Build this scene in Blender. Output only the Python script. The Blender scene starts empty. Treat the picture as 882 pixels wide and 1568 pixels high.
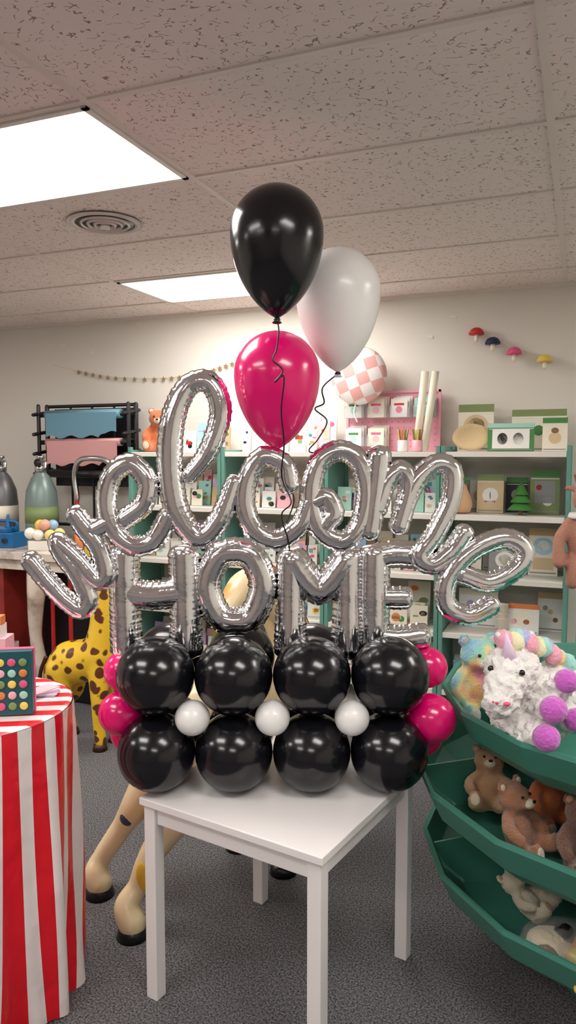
import bpy, math, random
import numpy as np
from mathutils import Vector, Matrix, Euler
random.seed(7)
scn = bpy.context.scene
try:
    scn.view_settings.view_transform = 'Standard'
    scn.view_settings.look = 'None'
except Exception:
    pass
YAW = math.radians(21.7)
CY, SY = math.cos(YAW), math.sin(YAW)
def W(l, d, z=0.0):
    """display-axis frame (across, away, up) -> room frame"""
    return (l*CY - d*SY, l*SY + d*CY, z)
def S(r, g, b):
    o = []
    for c in (r, g, b):
        c /= 255.0
        o.append(c/12.92 if c <= 0.04045 else ((c+0.055)/1.055)**2.4)
    return tuple(o)

# ------------------------------------------------------------------ materials
MATS = {}
def N(nt, t, **kw):
    n = nt.nodes.new(t)
    for k, v in kw.items():
        setattr(n, k, v)
    return n
def mat(name, col, rough=.5, metal=0, coat=0, bump=0, bscale=60, col2=None, cscale=20,
        emit=0, trans=0, alpha=1, sheen=0, spec=.5, cdet=3, lo=.4, hi=.6, sss=0, bdist=.01):
    if name in MATS:
        return MATS[name]
    m = bpy.data.materials.new(name)
    m.use_nodes = True
    nt = m.node_tree
    b = nt.nodes['Principled BSDF']
    b.inputs['Base Color'].default_value = (*col, 1)
    b.inputs['Roughness'].default_value = rough
    b.inputs['Metallic'].default_value = metal
    b.inputs['Coat Weight'].default_value = coat
    b.inputs['Coat Roughness'].default_value = .08
    b.inputs['Specular IOR Level'].default_value = spec
    b.inputs['Transmission Weight'].default_value = trans
    b.inputs['Alpha'].default_value = alpha
    b.inputs['Sheen Weight'].default_value = sheen
    if sss:
        b.inputs['Subsurface Weight'].default_value = sss
        b.inputs['Subsurface Radius'].default_value = (1, 1, 1)
        b.inputs['Subsurface Scale'].default_value = .06
    if emit:
        b.inputs['Emission Color'].default_value = (*col, 1)
        b.inputs['Emission Strength'].default_value = emit
    tc = N(nt, 'ShaderNodeTexCoord')
    if col2 is not None:
        no = N(nt, 'ShaderNodeTexNoise')
        no.inputs['Scale'].default_value = cscale
        no.inputs['Detail'].default_value = cdet
        nt.links.new(tc.outputs['Object'], no.inputs['Vector'])
        r = N(nt, 'ShaderNodeValToRGB')
        r.color_ramp.elements[0].position = lo
        r.color_ramp.elements[1].position = hi
        r.color_ramp.elements[0].color = (*col, 1)
        r.color_ramp.elements[1].color = (*col2, 1)
        nt.links.new(no.outputs['Fac'], r.inputs['Fac'])
        nt.links.new(r.outputs['Color'], b.inputs['Base Color'])
    if bump:
        no = N(nt, 'ShaderNodeTexNoise')
        no.inputs['Scale'].default_value = bscale
        no.inputs['Detail'].default_value = 4
        nt.links.new(tc.outputs['Object'], no.inputs['Vector'])
        bp = N(nt, 'ShaderNodeBump')
        bp.inputs['Strength'].default_value = bump
        bp.inputs['Distance'].default_value = bdist
        nt.links.new(no.outputs['Fac'], bp.inputs['Height'])
        nt.links.new(bp.outputs['Normal'], b.inputs['Normal'])
    MATS[name] = m
    return m

M_black = mat('latex_black', (.0045, .0045, .007), .19, coat=.1)
M_pink = mat('latex_magenta', S(232, 8, 112), .22, coat=.35, spec=.5)
M_white = mat('latex_white', S(248, 243, 241), .3, coat=.25, sss=.7)
M_chrome = mat('foil_silver', (.90, .90, .915), .12, metal=1, bump=.16, bscale=22, bdist=.01)
M_string = mat('ribbon_black', (.004, .004, .004), .3)
M_tw = mat('table_white_lacquer', S(240, 235, 234), .35, coat=.2, bump=.02, bscale=30)
M_teal = mat('teal_metal', S(100, 154, 140), .5)
M_tray = mat('green_plastic', S(68, 132, 116), .42, bump=.05, bscale=12)
M_shelf = mat('shelf_white', S(236, 232, 224), .5)
M_wall = mat('wall_paint', S(226, 221, 212), .85, bump=.06, bscale=90)
M_wall2 = mat('wall_paint_foil_contrast', S(150, 138, 134), .85, bump=.06, bscale=90)  # unseen front wall, darkened to deepen contrast in the foil reflections
M_dark = mat('black_metal', (.012, .012, .014), .35)
M_chr = mat('steel', (.6, .6, .6), .25, metal=1)
M_brown = mat('eye_dark', (.01, .007, .005), .15)
M_acr = mat('acrylic', (.9, .93, .95), .05, trans=.85, alpha=.45)
M_paper = mat('paper_white', S(232, 228, 220), .7)
M_bar = mat('grid_bar', S(230, 219, 212), .5)

def mat_ceiling():
    m = bpy.data.materials.new('ceiling_tile'); m.use_nodes = True
    nt = m.node_tree; b = nt.nodes['Principled BSDF']; b.inputs['Roughness'].default_value = .95
    tc = N(nt, 'ShaderNodeTexCoord')
    def noise(sc, det, v):
        mp = N(nt, 'ShaderNodeMapping'); mp.inputs['Scale'].default_value = v
        nt.links.new(tc.outputs['Object'], mp.inputs['Vector'])
        n = N(nt, 'ShaderNodeTexNoise'); n.inputs['Scale'].default_value = sc; n.inputs['Detail'].default_value = det
        nt.links.new(mp.outputs['Vector'], n.inputs['Vector']); return n.outputs['Fac']
    def mth(op, a, bb):
        n = N(nt, 'ShaderNodeMath', operation=op)
        for i, x in enumerate((a, bb)):
            if isinstance(x, (int, float)): n.inputs[i].default_value = x
            else: nt.links.new(x, n.inputs[i])
        return n.outputs[0]
    a = noise(28, 1.0, (1.0, 1.4, 1)); k = noise(44, 1, (1.2, .9, 1)); f = noise(240, 1, (1, 1, 1))
    worm = mth('LESS_THAN', mth('ABSOLUTE', mth('SUBTRACT', a, .5), 0), .020)
    worm = mth('MULTIPLY', worm, mth('GREATER_THAN', k, .53))
    pin = mth('MULTIPLY', mth('GREATER_THAN', f, .69), .25)
    fac = mth('MAXIMUM', worm, pin)
    mx = N(nt, 'ShaderNodeMixRGB')
    mx.inputs[1].default_value = (*S(242, 229, 224), 1); mx.inputs[2].default_value = (*S(162, 145, 138), 1)
    nt.links.new(fac, mx.inputs[0]); nt.links.new(mx.outputs[0], b.inputs['Base Color'])
    bp = N(nt, 'ShaderNodeBump'); bp.invert = True; bp.inputs['Strength'].default_value = .3; bp.inputs['Distance'].default_value = .004
    nt.links.new(fac, bp.inputs['Height']); nt.links.new(bp.outputs['Normal'], b.inputs['Normal'])
    return m
M_ceil = mat_ceiling()

def mat_spots(name, base, spot, scale, thr, base2=None):
    m = bpy.data.materials.new(name); m.use_nodes = True
    nt = m.node_tree; b = nt.nodes['Principled BSDF']; b.inputs['Roughness'].default_value = .35
    b.inputs['Coat Weight'].default_value = .3
    tc = N(nt, 'ShaderNodeTexCoord')
    no = N(nt, 'ShaderNodeTexNoise'); no.inputs['Scale'].default_value = 9
    nt.links.new(tc.outputs['Object'], no.inputs['Vector'])
    ad = N(nt, 'ShaderNodeMixRGB'); ad.blend_type = 'ADD'; ad.inputs[0].default_value = .06
    nt.links.new(tc.outputs['Object'], ad.inputs[1]); nt.links.new(no.outputs['Color'], ad.inputs[2])
    v = N(nt, 'ShaderNodeTexVoronoi'); v.inputs['Scale'].default_value = scale
    nt.links.new(ad.outputs[0], v.inputs['Vector'])
    r = N(nt, 'ShaderNodeValToRGB')
    r.color_ramp.elements[0].position = thr; r.color_ramp.elements[1].position = thr+.08
    r.color_ramp.elements[0].color = (*spot, 1); r.color_ramp.elements[1].color = (*base, 1)
    nt.links.new(v.outputs['Distance'], r.inputs['Fac'])
    if base2:
        e = r.color_ramp.elements.new(.85); e.color = (*base2, 1)
    nt.links.new(r.outputs['Color'], b.inputs['Base Color'])
    return m
M_giraffe = mat_spots('giraffe_paint', S(240, 196, 50), S(98, 50, 22), 14, .36)
M_pony = mat_spots('pony_paint', S(238, 214, 168), S(236, 168, 96), 5, .18, S(242, 226, 184))
M_hoof = mat('hoof', (.01, .01, .01), .3)

def mat_uvstripe():
    m = bpy.data.materials.new('striped_cloth'); m.use_nodes = True
    nt = m.node_tree; b = nt.nodes['Principled BSDF']; b.inputs['Roughness'].default_value = .32
    uv = N(nt, 'ShaderNodeTexCoord'); sp = N(nt, 'ShaderNodeSeparateXYZ')
    nt.links.new(uv.outputs['UV'], sp.inputs[0])
    fr = N(nt, 'ShaderNodeMath', operation='FRACT'); nt.links.new(sp.outputs[0], fr.inputs[0])
    gt = N(nt, 'ShaderNodeMath', operation='GREATER_THAN'); nt.links.new(fr.outputs[0], gt.inputs[0]); gt.inputs[1].default_value = .5
    mx = N(nt, 'ShaderNodeMixRGB'); mx.inputs[1].default_value = (*S(238, 228, 226), 1); mx.inputs[2].default_value = (*S(222, 20, 38), 1)
    nt.links.new(gt.outputs[0], mx.inputs[0]); nt.links.new(mx.outputs[0], b.inputs['Base Color'])
    no = N(nt, 'ShaderNodeTexNoise'); no.inputs['Scale'].default_value = 14
    nt.links.new(uv.outputs['Object'], no.inputs['Vector'])
    bp = N(nt, 'ShaderNodeBump'); bp.inputs['Strength'].default_value = .45; bp.inputs['Distance'].default_value = .02
    nt.links.new(no.outputs['Fac'], bp.inputs['Height']); nt.links.new(bp.outputs['Normal'], b.inputs['Normal'])
    return m
def mat_checker(name, c1, c2, sc, rough=.3):
    m = bpy.data.materials.new(name); m.use_nodes = True
    nt = m.node_tree; b = nt.nodes['Principled BSDF']; b.inputs['Roughness'].default_value = rough
    tc = N(nt, 'ShaderNodeTexCoord'); mp = N(nt, 'ShaderNodeMapping')
    mp.inputs['Rotation'].default_value = (0, .35, 0); mp.inputs['Location'].default_value = (0, 5.013, 0)
    ck = N(nt, 'ShaderNodeTexChecker'); ck.inputs['Scale'].default_value = sc
    ck.inputs['Color1'].default_value = (*c1, 1); ck.inputs['Color2'].default_value = (*c2, 1)
    cb = N(nt, 'ShaderNodeCombineXYZ'); sp = N(nt, 'ShaderNodeSeparateXYZ')
    nt.links.new(tc.outputs['Object'], mp.inputs['Vector']); nt.links.new(mp.outputs[0], sp.inputs[0])
    nt.links.new(sp.outputs[0], cb.inputs[0]); nt.links.new(sp.outputs[2], cb.inputs[1]); cb.inputs[2].default_value = .01
    nt.links.new(cb.outputs[0], ck.inputs['Vector'])
    nt.links.new(ck.outputs['Color'], b.inputs['Base Color'])
    return m

PAL = {
 'red': S(200, 40, 40), 'pinkp': S(240, 180, 190), 'hot': S(225, 90, 135), 'mint': S(165, 214, 198), 'teal': S(60, 140, 140),
 'yel': S(240, 210, 100), 'orange': S(225, 130, 70), 'blue': S(80, 126, 190), 'navy': S(30, 40, 80), 'green': S(70, 134, 70),
 'cream': S(238, 230, 212), 'white': S(238, 236, 232), 'lav': S(196, 172, 222), 'brown': S(140, 100, 70), 'black': S(20, 20, 22),
 'olive': S(128, 146, 92), 'grey': S(150, 150, 150), 'beige': S(214, 190, 150), 'kraft': S(200, 170, 130), 'sky': S(160, 205, 230)}
def P(k):
    return mat('print_'+k, PAL[k], .5)

# ------------------------------------------------------------------ mesh builder
def catmull(pts, n, closed=False):
    pts = np.array(pts, float); L = len(pts); out = []
    rng = range(L if closed else L-1)
    for i in rng:
        if closed:
            p0, p1, p2, p3 = pts[(i-1) % L], pts[i], pts[(i+1) % L], pts[(i+2) % L]
        else:
            p1, p2 = pts[i], pts[i+1]
            p0 = pts[i-1] if i > 0 else 2*p1-p2
            p3 = pts[i+2] if i+2 < L else 2*p2-p1
        for k in range(n):
            t = k/n
            out.append(.5*((2*p1)+(-p0+p2)*t+(2*p0-5*p1+4*p2-p3)*t*t+(-p0+3*p1-3*p2+p3)*t**3))
    if not closed:
        out.append(pts[-1])
    return np.array(out)
def TR(loc=(0, 0, 0), rot=(0, 0, 0), sc=(1, 1, 1)):
    return Matrix.LocRotScale(Vector(loc), Euler(rot), Vector(sc))

class MB:
    def __init__(s):
        s.v = []; s.f = []; s.mi = []; s.sm = []; s.mats = []
    def add(s, V, F, m, smooth=True, M=None):
        if m not in s.mats: s.mats.append(m)
        k = s.mats.index(m); o = len(s.v)
        for p in V:
            q = Vector(p)
            s.v.append(tuple(M @ q) if M is not None else tuple(q))
        for f in F:
            s.f.append([i+o for i in f]); s.mi.append(k); s.sm.append(smooth)
    def box(s, c, size, m, rot=(0, 0, 0), M=None):
        x, y, z = size[0]/2, size[1]/2, size[2]/2
        V = [(-x,-y,-z),(x,-y,-z),(x,y,-z),(-x,y,-z),(-x,-y,z),(x,-y,z),(x,y,z),(-x,y,z)]
        F = [(0,3,2,1),(4,5,6,7),(0,1,5,4),(1,2,6,5),(2,3,7,6),(3,0,4,7)]
        T = TR(c, rot)
        s.add(V, F, m, False, (M @ T) if M is not None else T)
    def box2(s, a, b, m, M=None):
        s.box([(a[i]+b[i])/2 for i in range(3)], [abs(b[i]-a[i]) for i in range(3)], m, M=M)
    def lathe(s, prof, m, c=(0, 0, 0), rot=(0, 0, 0), sc=(1, 1, 1), seg=32, smooth=True, M=None):
        V = []; F = []
        for r, z in prof:
            for j in range(seg):
                a = 2*math.pi*j/seg; V.append((r*math.cos(a), r*math.sin(a), z))
        for i in range(len(prof)-1):
            for j in range(seg):
                k = (j+1) % seg
                F.append((i*seg+j, i*seg+k, (i+1)*seg+k, (i+1)*seg+j))
        if prof[0][0] > 1e-4: F.append(tuple(reversed(range(seg))))
        if prof[-1][0] > 1e-4: F.append(tuple(range((len(prof)-1)*seg, len(prof)*seg)))
        T = TR(c, rot, sc)
        s.add(V, F, m, smooth, (M @ T) if M is not None else T)
    def ell(s, c, r, m, rot=(0, 0, 0), seg=20, M=None):
        if isinstance(r, (int, float)): r = (r, r, r)
        n = max(8, seg//2)
        prof = [(max(1e-5, math.sin(math.pi*i/n)), -math.cos(math.pi*i/n)) for i in range(n+1)]
        s.lathe(prof, m, c, rot, r, seg, True, M)
    def tube(s, pts, rad, m, seg=12, n=6, closed=False, normal=None, flat=1.0, ripple=0, freq=260, cap=4, capk=1.0, M=None, fin=0):
        P_ = catmull(pts, n, closed)
        if isinstance(rad, (int, float)): R = np.full(len(P_), rad)
        else:
            ra = list(rad)+([rad[0]] if closed else [])
            R = np.interp(np.linspace(0, len(ra)-1, len(P_)+(1 if closed else 0))[:len(P_)], range(len(ra)), ra)
        if closed: T = np.roll(P_, -1, 0)-np.roll(P_, 1, 0)
        else: T = np.gradient(P_, axis=0)
        T /= np.linalg.norm(T, axis=1)[:, None]+1e-12
        if not closed and cap:
            A, B = [], []; RA, RB = [], []
            for k in range(cap, 0, -1):
                a = k/(cap)*math.pi/2*.985
                A.append(P_[0]-T[0]*R[0]*math.sin(a)*capk); RA.append(R[0]*max(.02, math.cos(a))**(.6 if capk < 1 else 1))
            for k in range(1, cap+1):
                a = k/(cap)*math.pi/2*.985
                B.append(P_[-1]+T[-1]*R[-1]*math.sin(a)*capk); RB.append(R[-1]*max(.02, math.cos(a))**(.6 if capk < 1 else 1))
            P_ = np.vstack([A, P_, B]); R = np.concatenate([RA, R, RB]); T = np.vstack([[T[0]]*cap, T, [T[-1]]*cap])
        if normal is not None:
            Bn = np.tile(np.array(normal, float), (len(P_), 1)); Nn = np.cross(T, Bn)
        else:
            Nn = []; ref = np.array([0, 0, 1.0]) if abs(T[0][2]) < .9 else np.array([1.0, 0, 0])
            cur = np.cross(T[0], ref)
            for t in T:
                cur = cur-t*np.dot(cur, t); cur /= np.linalg.norm(cur)+1e-12; Nn.append(cur.copy())
            Nn = np.array(Nn); Bn = np.cross(T, Nn)
        ln = np.concatenate([[0], np.cumsum(np.linalg.norm(np.diff(P_, axis=0), axis=1))])
        ph = random.random()*9
        V = []; F = []
        for i in range(len(P_)):
            x = ln[i]
            rp = 0; sw = 0
            if ripple:
                rp = ripple*(.6*math.sin(x*freq+ph)+.4*math.sin(x*freq*1.73+2*ph)+.3*math.sin(x*freq*.41+ph))
                sw = ripple*.12*math.sin(x*freq*.2+ph*2)
            for j in range(seg):
                a = 2*math.pi*j/seg; ca, sa = math.cos(a), math.sin(a)
                k = 1+rp*abs(ca)**5+sw+(fin if abs(ca) > .985 else 0)
                V.append(P_[i]+R[i]*(Nn[i]*ca*k+Bn[i]*sa*flat*(1+sw+rp*.5*abs(ca)**3)))
        L = len(P_)
        for i in range(L if closed else L-1):
            for j in range(seg):
                k = (j+1) % seg; i2 = (i+1) % L
                F.append((i*seg+j, i*seg+k, i2*seg+k, i2*seg+j))
        if not closed:
            F.append(tuple(reversed(range(seg)))); F.append(tuple(range((L-1)*seg, L*seg)))
        s.add([tuple(v) for v in V], F, m, True, M)
    def prism(s, poly, y0, y1, m, M=None):
        n = len(poly)
        V = [(x, y0, z) for x, z in poly]+[(x, y1, z) for x, z in poly]
        F = [tuple(range(n)), tuple(reversed(range(n, 2*n)))]+[(i, i+n, (i+1) % n+n, (i+1) % n) for i in range(n)]
        s.add(V, F, m, False, M)
    def build(s, name, loc=(0, 0, 0), rotz=0.0, bevel=0, remesh=0, smooth=0, parent=None, disp=0, dscale=.03, sub=0):
        me = bpy.data.meshes.new(name); me.from_pydata(s.v, [], s.f)
        for m in s.mats: me.materials.append(m)
        me.polygons.foreach_set('material_index', s.mi); me.polygons.foreach_set('use_smooth', s.sm)
        me.validate(); me.update()
        import bmesh
        bm = bmesh.new(); bm.from_mesh(me); bmesh.ops.recalc_face_normals(bm, faces=bm.faces); bm.to_mesh(me); bm.free()
        o = bpy.data.objects.new(name, me); scn.collection.objects.link(o)
        o.location = loc; o.rotation_euler = (0, 0, rotz)
        if parent: o.parent = parent
        if bevel:
            md = o.modifiers.new('Bevel', 'BEVEL'); md.width = bevel; md.segments = 2; md.limit_method = 'ANGLE'; md.angle_limit = math.radians(55)
        if remesh:
            md = o.modifiers.new('Remesh', 'REMESH'); md.mode = 'VOXEL'; md.voxel_size = remesh; md.use_smooth_shade = True
        if smooth:
            md = o.modifiers.new('Smooth', 'SMOOTH'); md.iterations = smooth; md.factor = .5
        if disp:
            t = bpy.data.textures.new(name+'_fur', 'CLOUDS'); t.noise_scale = dscale
            md = o.modifiers.new('Disp', 'DISPLACE'); md.texture = t; md.strength = disp; md.mid_level = .5
        return o
def empty(name, loc=(0, 0, 0), rotz=0.0):
    e = bpy.data.objects.new(name, None); scn.collection.objects.link(e)
    e.location = loc; e.rotation_euler = (0, 0, rotz); e.empty_display_size = .1
    return e

# ------------------------------------------------------------------ room shell
X0, X1, Y0, Y1, H = -6.3, 2.44, -3.2, 4.92, 2.80
M_carpet = mat('carpet', S(62, 61, 64), .95, bump=.9, bscale=260, col2=S(146, 144, 146), cscale=150, cdet=2, lo=.36, hi=.66)
b = MB(); b.box2((X0, Y0, -.1), (X1, Y1, 0), M_carpet); b.build('floor')
b = MB(); b.box2((X0, Y0, H), (X1, Y1, H+.1), M_ceil); b.build('ceiling')
b = MB(); b.box2((X0, Y1, 0), (X1, Y1+.1, H), M_wall); b.build('wall_back')
b = MB(); b.box2((X0-.1, Y0, 0), (X0, Y1, H), M_wall); b.build('wall_left')
b = MB(); b.box2((X1, Y0, 0), (X1+.1, Y1, H), M_wall); b.build('wall_right')
b = MB(); b.box2((X0, Y0-.1, 0), (X1, Y0, H), M_wall2); b.build('wall_front')
b = MB(); b.box2((X0, Y1-.015, 0), (X1, Y1, .1), M_dark); b.build('baseboard_back', bevel=.003)
# T-bar grid
XL = [-5.24, -3.96, -2.68, -1.40, -.12, 1.16]
YL = [1.895+.655*k for k in range(-7, 5)]
b = MB()
for x in XL: b.box2((x-.012, Y0, H-.007), (x+.012, Y1, H), M_bar)
for y in YL: b.box2((X0, y-.012, H-.006), (X1, y+.012, H), M_bar)
b.box2((X0, Y1-.022, H-.02), (X1, Y1, H), M_bar)
b.build('ceiling_grid')
M_lamp = mat('light_diffuser', (1.0, .965, .915), .5, emit=15.5)
M_lampf = mat('light_frame', S(235, 232, 225), .4)
def light_panel(xa, ya):
    b = MB(); xb, yb = xa+1.28, ya+.655
    xa += .014; xb -= .014; ya += .014; yb -= .014
    b.box2((xa+.02, ya+.02, H-.006), (xb-.02, yb-.02, H-.001), M_lamp)
    for q in (((xa, ya), (xb, ya+.02)), ((xa, yb-.02), (xb, yb)), ((xa, ya), (xa+.02, yb)), ((xb-.02, ya), (xb, yb))):
        b.box2((*q[0], H-.012), (*q[1], H-.001), M_lampf)
    b.build('ceiling_light_panel')
for xa, k in ((-2.68, 0), (-2.68, 3), (-2.68, -3), (-.12, -2), (1.16, 1), (-5.24, 0), (-5.24, -4), (-.12, -6), (-2.68, -6)):
    light_panel(xa, 1.895+.655*k)
# round vent diffuser
b = MB(); vc = (-2.04, 2.88, H)
Mv = mat('vent_metal', S(220, 210, 204), .4)
for r, dz, w in ((.168, -.012, .034), (.112, -.018, .010), (.082, -.020, .010), (.052, -.022, .010)):
    b.lathe([(r, -.0075), (r, dz*.6), (r-w*.5, dz), (r-w, dz*.9), (r-w, -.0075)], Mv, seg=40)
b.lathe([(.02, -.006), (.022, -.03), (.001, -.032)], Mv, seg=20)
b.lathe([(.14, -.001), (.14, -.0085), (.001, -.0085)], M_dark, seg=40)
b.build('ceiling_vent', vc)

# ------------------------------------------------------------------ white table
def table():
    b = MB(); t = .67; hs = .30
    b.box((0, 0, t-.0125), (.665, .665, .025), M_tw)
    for i, (x, y) in enumerate(((-hs, -hs), (hs, -hs), (hs, hs), (-hs, hs))):
        b.box((x, y, (t-.025)/2), (.044, .044, t-.025), M_tw)
    for sgn in (-1, 1):
        b.box((0, sgn*.30, t-.025-.03), (2*hs-.044, .02, .06), M_tw)
        b.box((sgn*.30, 0, t-.025-.03), (.02, 2*hs-.044, .06), M_tw)
    b.build('side_table', W(-.013, 2.35), YAW-math.radians(32.1), bevel=.003)
table()

# ------------------------------------------------------------------ balloon sculpture (frame: across, away, up)
SO = W(0, 2.35)
def round_balloon(b, c, R, m, knot=(0, 1, 0)):
    prof = []
    for i in range(25):
        a = math.pi*i/24
        z = R*math.cos(a); r = R*math.sin(a)
        if z < 0: z *= 1.07
        prof.append((max(r, 1e-4), z))
    prof[-1] = (.006, prof[-1][1]); prof += [(.004, -R*1.12), (.009, -R*1.17), (.002, -R*1.17)]
    q = Vector((0, 0, -1)).rotation_difference(Vector(knot)).to_matrix().to_4x4()
    b.lathe(prof, m, seg=40, M=Matrix.Translation(Vector(c)) @ q)
b = MB()
for z in (.795, 1.045):
    for l in (-.423, -.174, .076, .326):
        round_balloon(b, (l, -.05, z), .125, M_black, (0, 1, 0))
        round_balloon(b, (l+.01, .165, z), .118, M_black, (0, -1, 0))
for l in (-.300, -.049, .201):
    round_balloon(b, (l, -.10, .925), .055, M_white, (0, 1, 0))
for c, R in (((-.545, .05, 1.03), .068), ((-.548, .0, .905), .072), ((-.535, .08, .81), .068),
             ((.465, .06, 1.04), .068), ((.468, -.01, .89), .080), ((.455, .08, .80), .07)):
    round_balloon(b, c, R, M_pink, (-1 if c[0] > 0 else 1, 0, 0))
b.build('balloon_base_cluster', SO, YAW)

NRM = (0, 1, 0)
def lettering(b, strokes, D, unit, zb, rad, ripple, seg=28, capk=1.0, flat=.85):
    for st in strokes:
        closed = False; rr = rad
        if isinstance(st, tuple) and isinstance(st[0], list):
            st, opt = st; closed = opt.get('closed', False); rr = opt.get('r', rad)
        pts = [(p[0]*unit, D+(p[2]*unit if len(p) > 2 else 0), zb+p[1]*unit) for p in st]
        ln = sum(math.dist(pts[i], pts[i+1]) for i in range(len(pts)-1))
        n = max(5, int(ln/(len(pts)-1)/.0028))
        b.tube(pts, [x*unit for x in rr] if isinstance(rr, list) else rr*unit, M_chrome, seg=seg, n=n, closed=closed,
               normal=NRM, flat=flat, ripple=ripple, freq=300, cap=8, capk=capk, fin=.14)
u1 = 1/475.5
script = [
 [(-396,142),(-372,112),(-345,82),(-320,66),(-309,84),(-325,122),(-346,152),(-352,170),(-322,142),(-296,112),(-281,122),(-290,160),(-312,192),(-325,214),(-303,190),(-276,200)],
 [(-251,205),(-222,228),(-214,262),(-238,290),(-266,276),(-278,235),(-268,192),(-240,166),(-207,172),(-183,210)],
 ([(-150,272),(-120,312),(-102,370),(-118,412),(-150,408),(-174,360),(-180,290),(-170,220),(-138,178),(-106,205),(-83,262)], {'r': [12,14,15,15,15,17,18,18,16,15,12]}),
 [(2,258),(-6,288),(-36,301),(-60,272),(-66,228),(-50,188),(-16,174),(18,196),(34,232)],
 ([(76,310),(46,290),(35,240),(49,190),(84,172),(111,200),(120,250),(106,296)], {'closed': True}),
 [(40,232),(58,238),(70,216),(56,196)],
 ([(139,302),(134,250),(126,188)], {'r': [17,17,15]}),
 [(136,222),(150,262),(172,280),(185,258),(176,218),(170,196)],
 [(178,228),(198,268),(228,290),(250,278),(248,234),(224,182),(204,150),(222,136),(250,156),(270,184)],
 [(268,120),(312,108),(354,132),(362,160),(330,176),(280,154),(246,112),(246,72),(280,56),(314,72)],
]
b = MB(); lettering(b, script, .01, u1, 1.1085, 14.6, .055)
# connecting strand between first letters
b.tube([(-.455, .01, 1.66), (-.41, .015, 1.668), (-.37, .01, 1.66)], .012, M_chrome, seg=12, n=6)
b.build('foil_script_welcome_balloon', SO, YAW)
u2 = 1/463.
blocks = {
 'h': [([(-251,150),(-251,80),(-249,6)], {'r': [22,21,23]}), ([(-159,150),(-158,80),(-157,6)], {'r': [22,21,23]}), ([(-243,92),(-205,88),(-166,92)], {'r': 20})],
 'o': [([(-81,156),(-108,146),(-124,103),(-108,58),(-81,48),(-54,58),(-38,103),(-54,146)], {'closed': True, 'r': 19.5})],
 'm': [([(5,146),(4,80),(4,6)], {'r': [20,20,23]}), ([(92,146),(92,80),(92,6)], {'r': [20,20,23]}), ([(8,142),(30,112),(48,98),(66,112),(88,142)], {'r': 22})],
 'e': [([(132,150),(132,80),(132,20)], {'r': 22}), ([(138,148),(165,152),(198,150)], {'r': 19}), ([(138,84),(160,84),(180,84)], {'r': 16}), ([(138,24),(170,20),(206,24)], {'r': 19})],
}
for k, st in blocks.items():
    b = MB(); lettering(b, st, .062, u2, 1.0925, 20, .042, seg=30, capk=.75, flat=.95)
    b.build('foil_letter_%s_balloon' % k, SO, YAW)

def latex(name, c, R, low, m, ribbon):
    b = MB(); prof = []
    for i in range(14):
        a = math.pi/2*i/13; prof.append((max(1e-4, R*math.sin(a)), R*math.cos(a)))
    for i in range(1, 24):
        s_ = i/24*.985; prof.append((R*(1-s_**2.0)**.72, -low*s_))
    prof += [(.007, -low*.995), (.006, -low*1.02), (.016, -low*1.06), (.012, -low*1.065), (.002, -low*1.04)]
    b.lathe(prof, m, seg=56, c=c)
    b.lathe([(.008, -.006), (.011, 0), (.008, .006)], M_string, c=(c[0], c[1], c[2]-low*1.02), seg=12)
    b.build(name, SO, YAW)
    b = MB()
    b.tube([(c[0], c[1], c[2]-low*1.02)]+ribbon, .0026, M_string, seg=6, n=8)
    b.build('curling_ribbon', SO, YAW)
latex('black_latex_balloon', (-.034, -.05, 2.42), .143, .253, M_black,
      [(-.028,-.09,2.12),(-.035,-.115,2.06),(-.045,-.125,2.03),(-.015,-.125,2.00),(-.04,-.125,1.965),(-.012,-.13,1.98),(-.02,-.12,1.88),(-.012,-.1,1.78),(-.02,-.03,1.68),(.01,-.04,1.60),(-.02,-.04,1.56),(.0,-.03,1.48),(.005,.0,1.44)])
latex('white_latex_balloon', (.167, .15, 2.29), .141, .265, M_white,
      [(.115,.12,1.97),(.12,.12,1.92),(.09,.12,1.90),(.13,.12,1.86),(.10,.11,1.80),(.07,.1,1.76),(.12,.1,1.74),(.08,.1,1.66),(.06,.08,1.45)])
latex('pink_latex_balloon', (-.036, .07, 2.009), .140, .243, M_pink,
      [(-.03,.08,1.70),(-.01,.08,1.66),(.02,.08,1.60),(-.01,.08,1.5),(.01,.08,1.45)])

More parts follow.
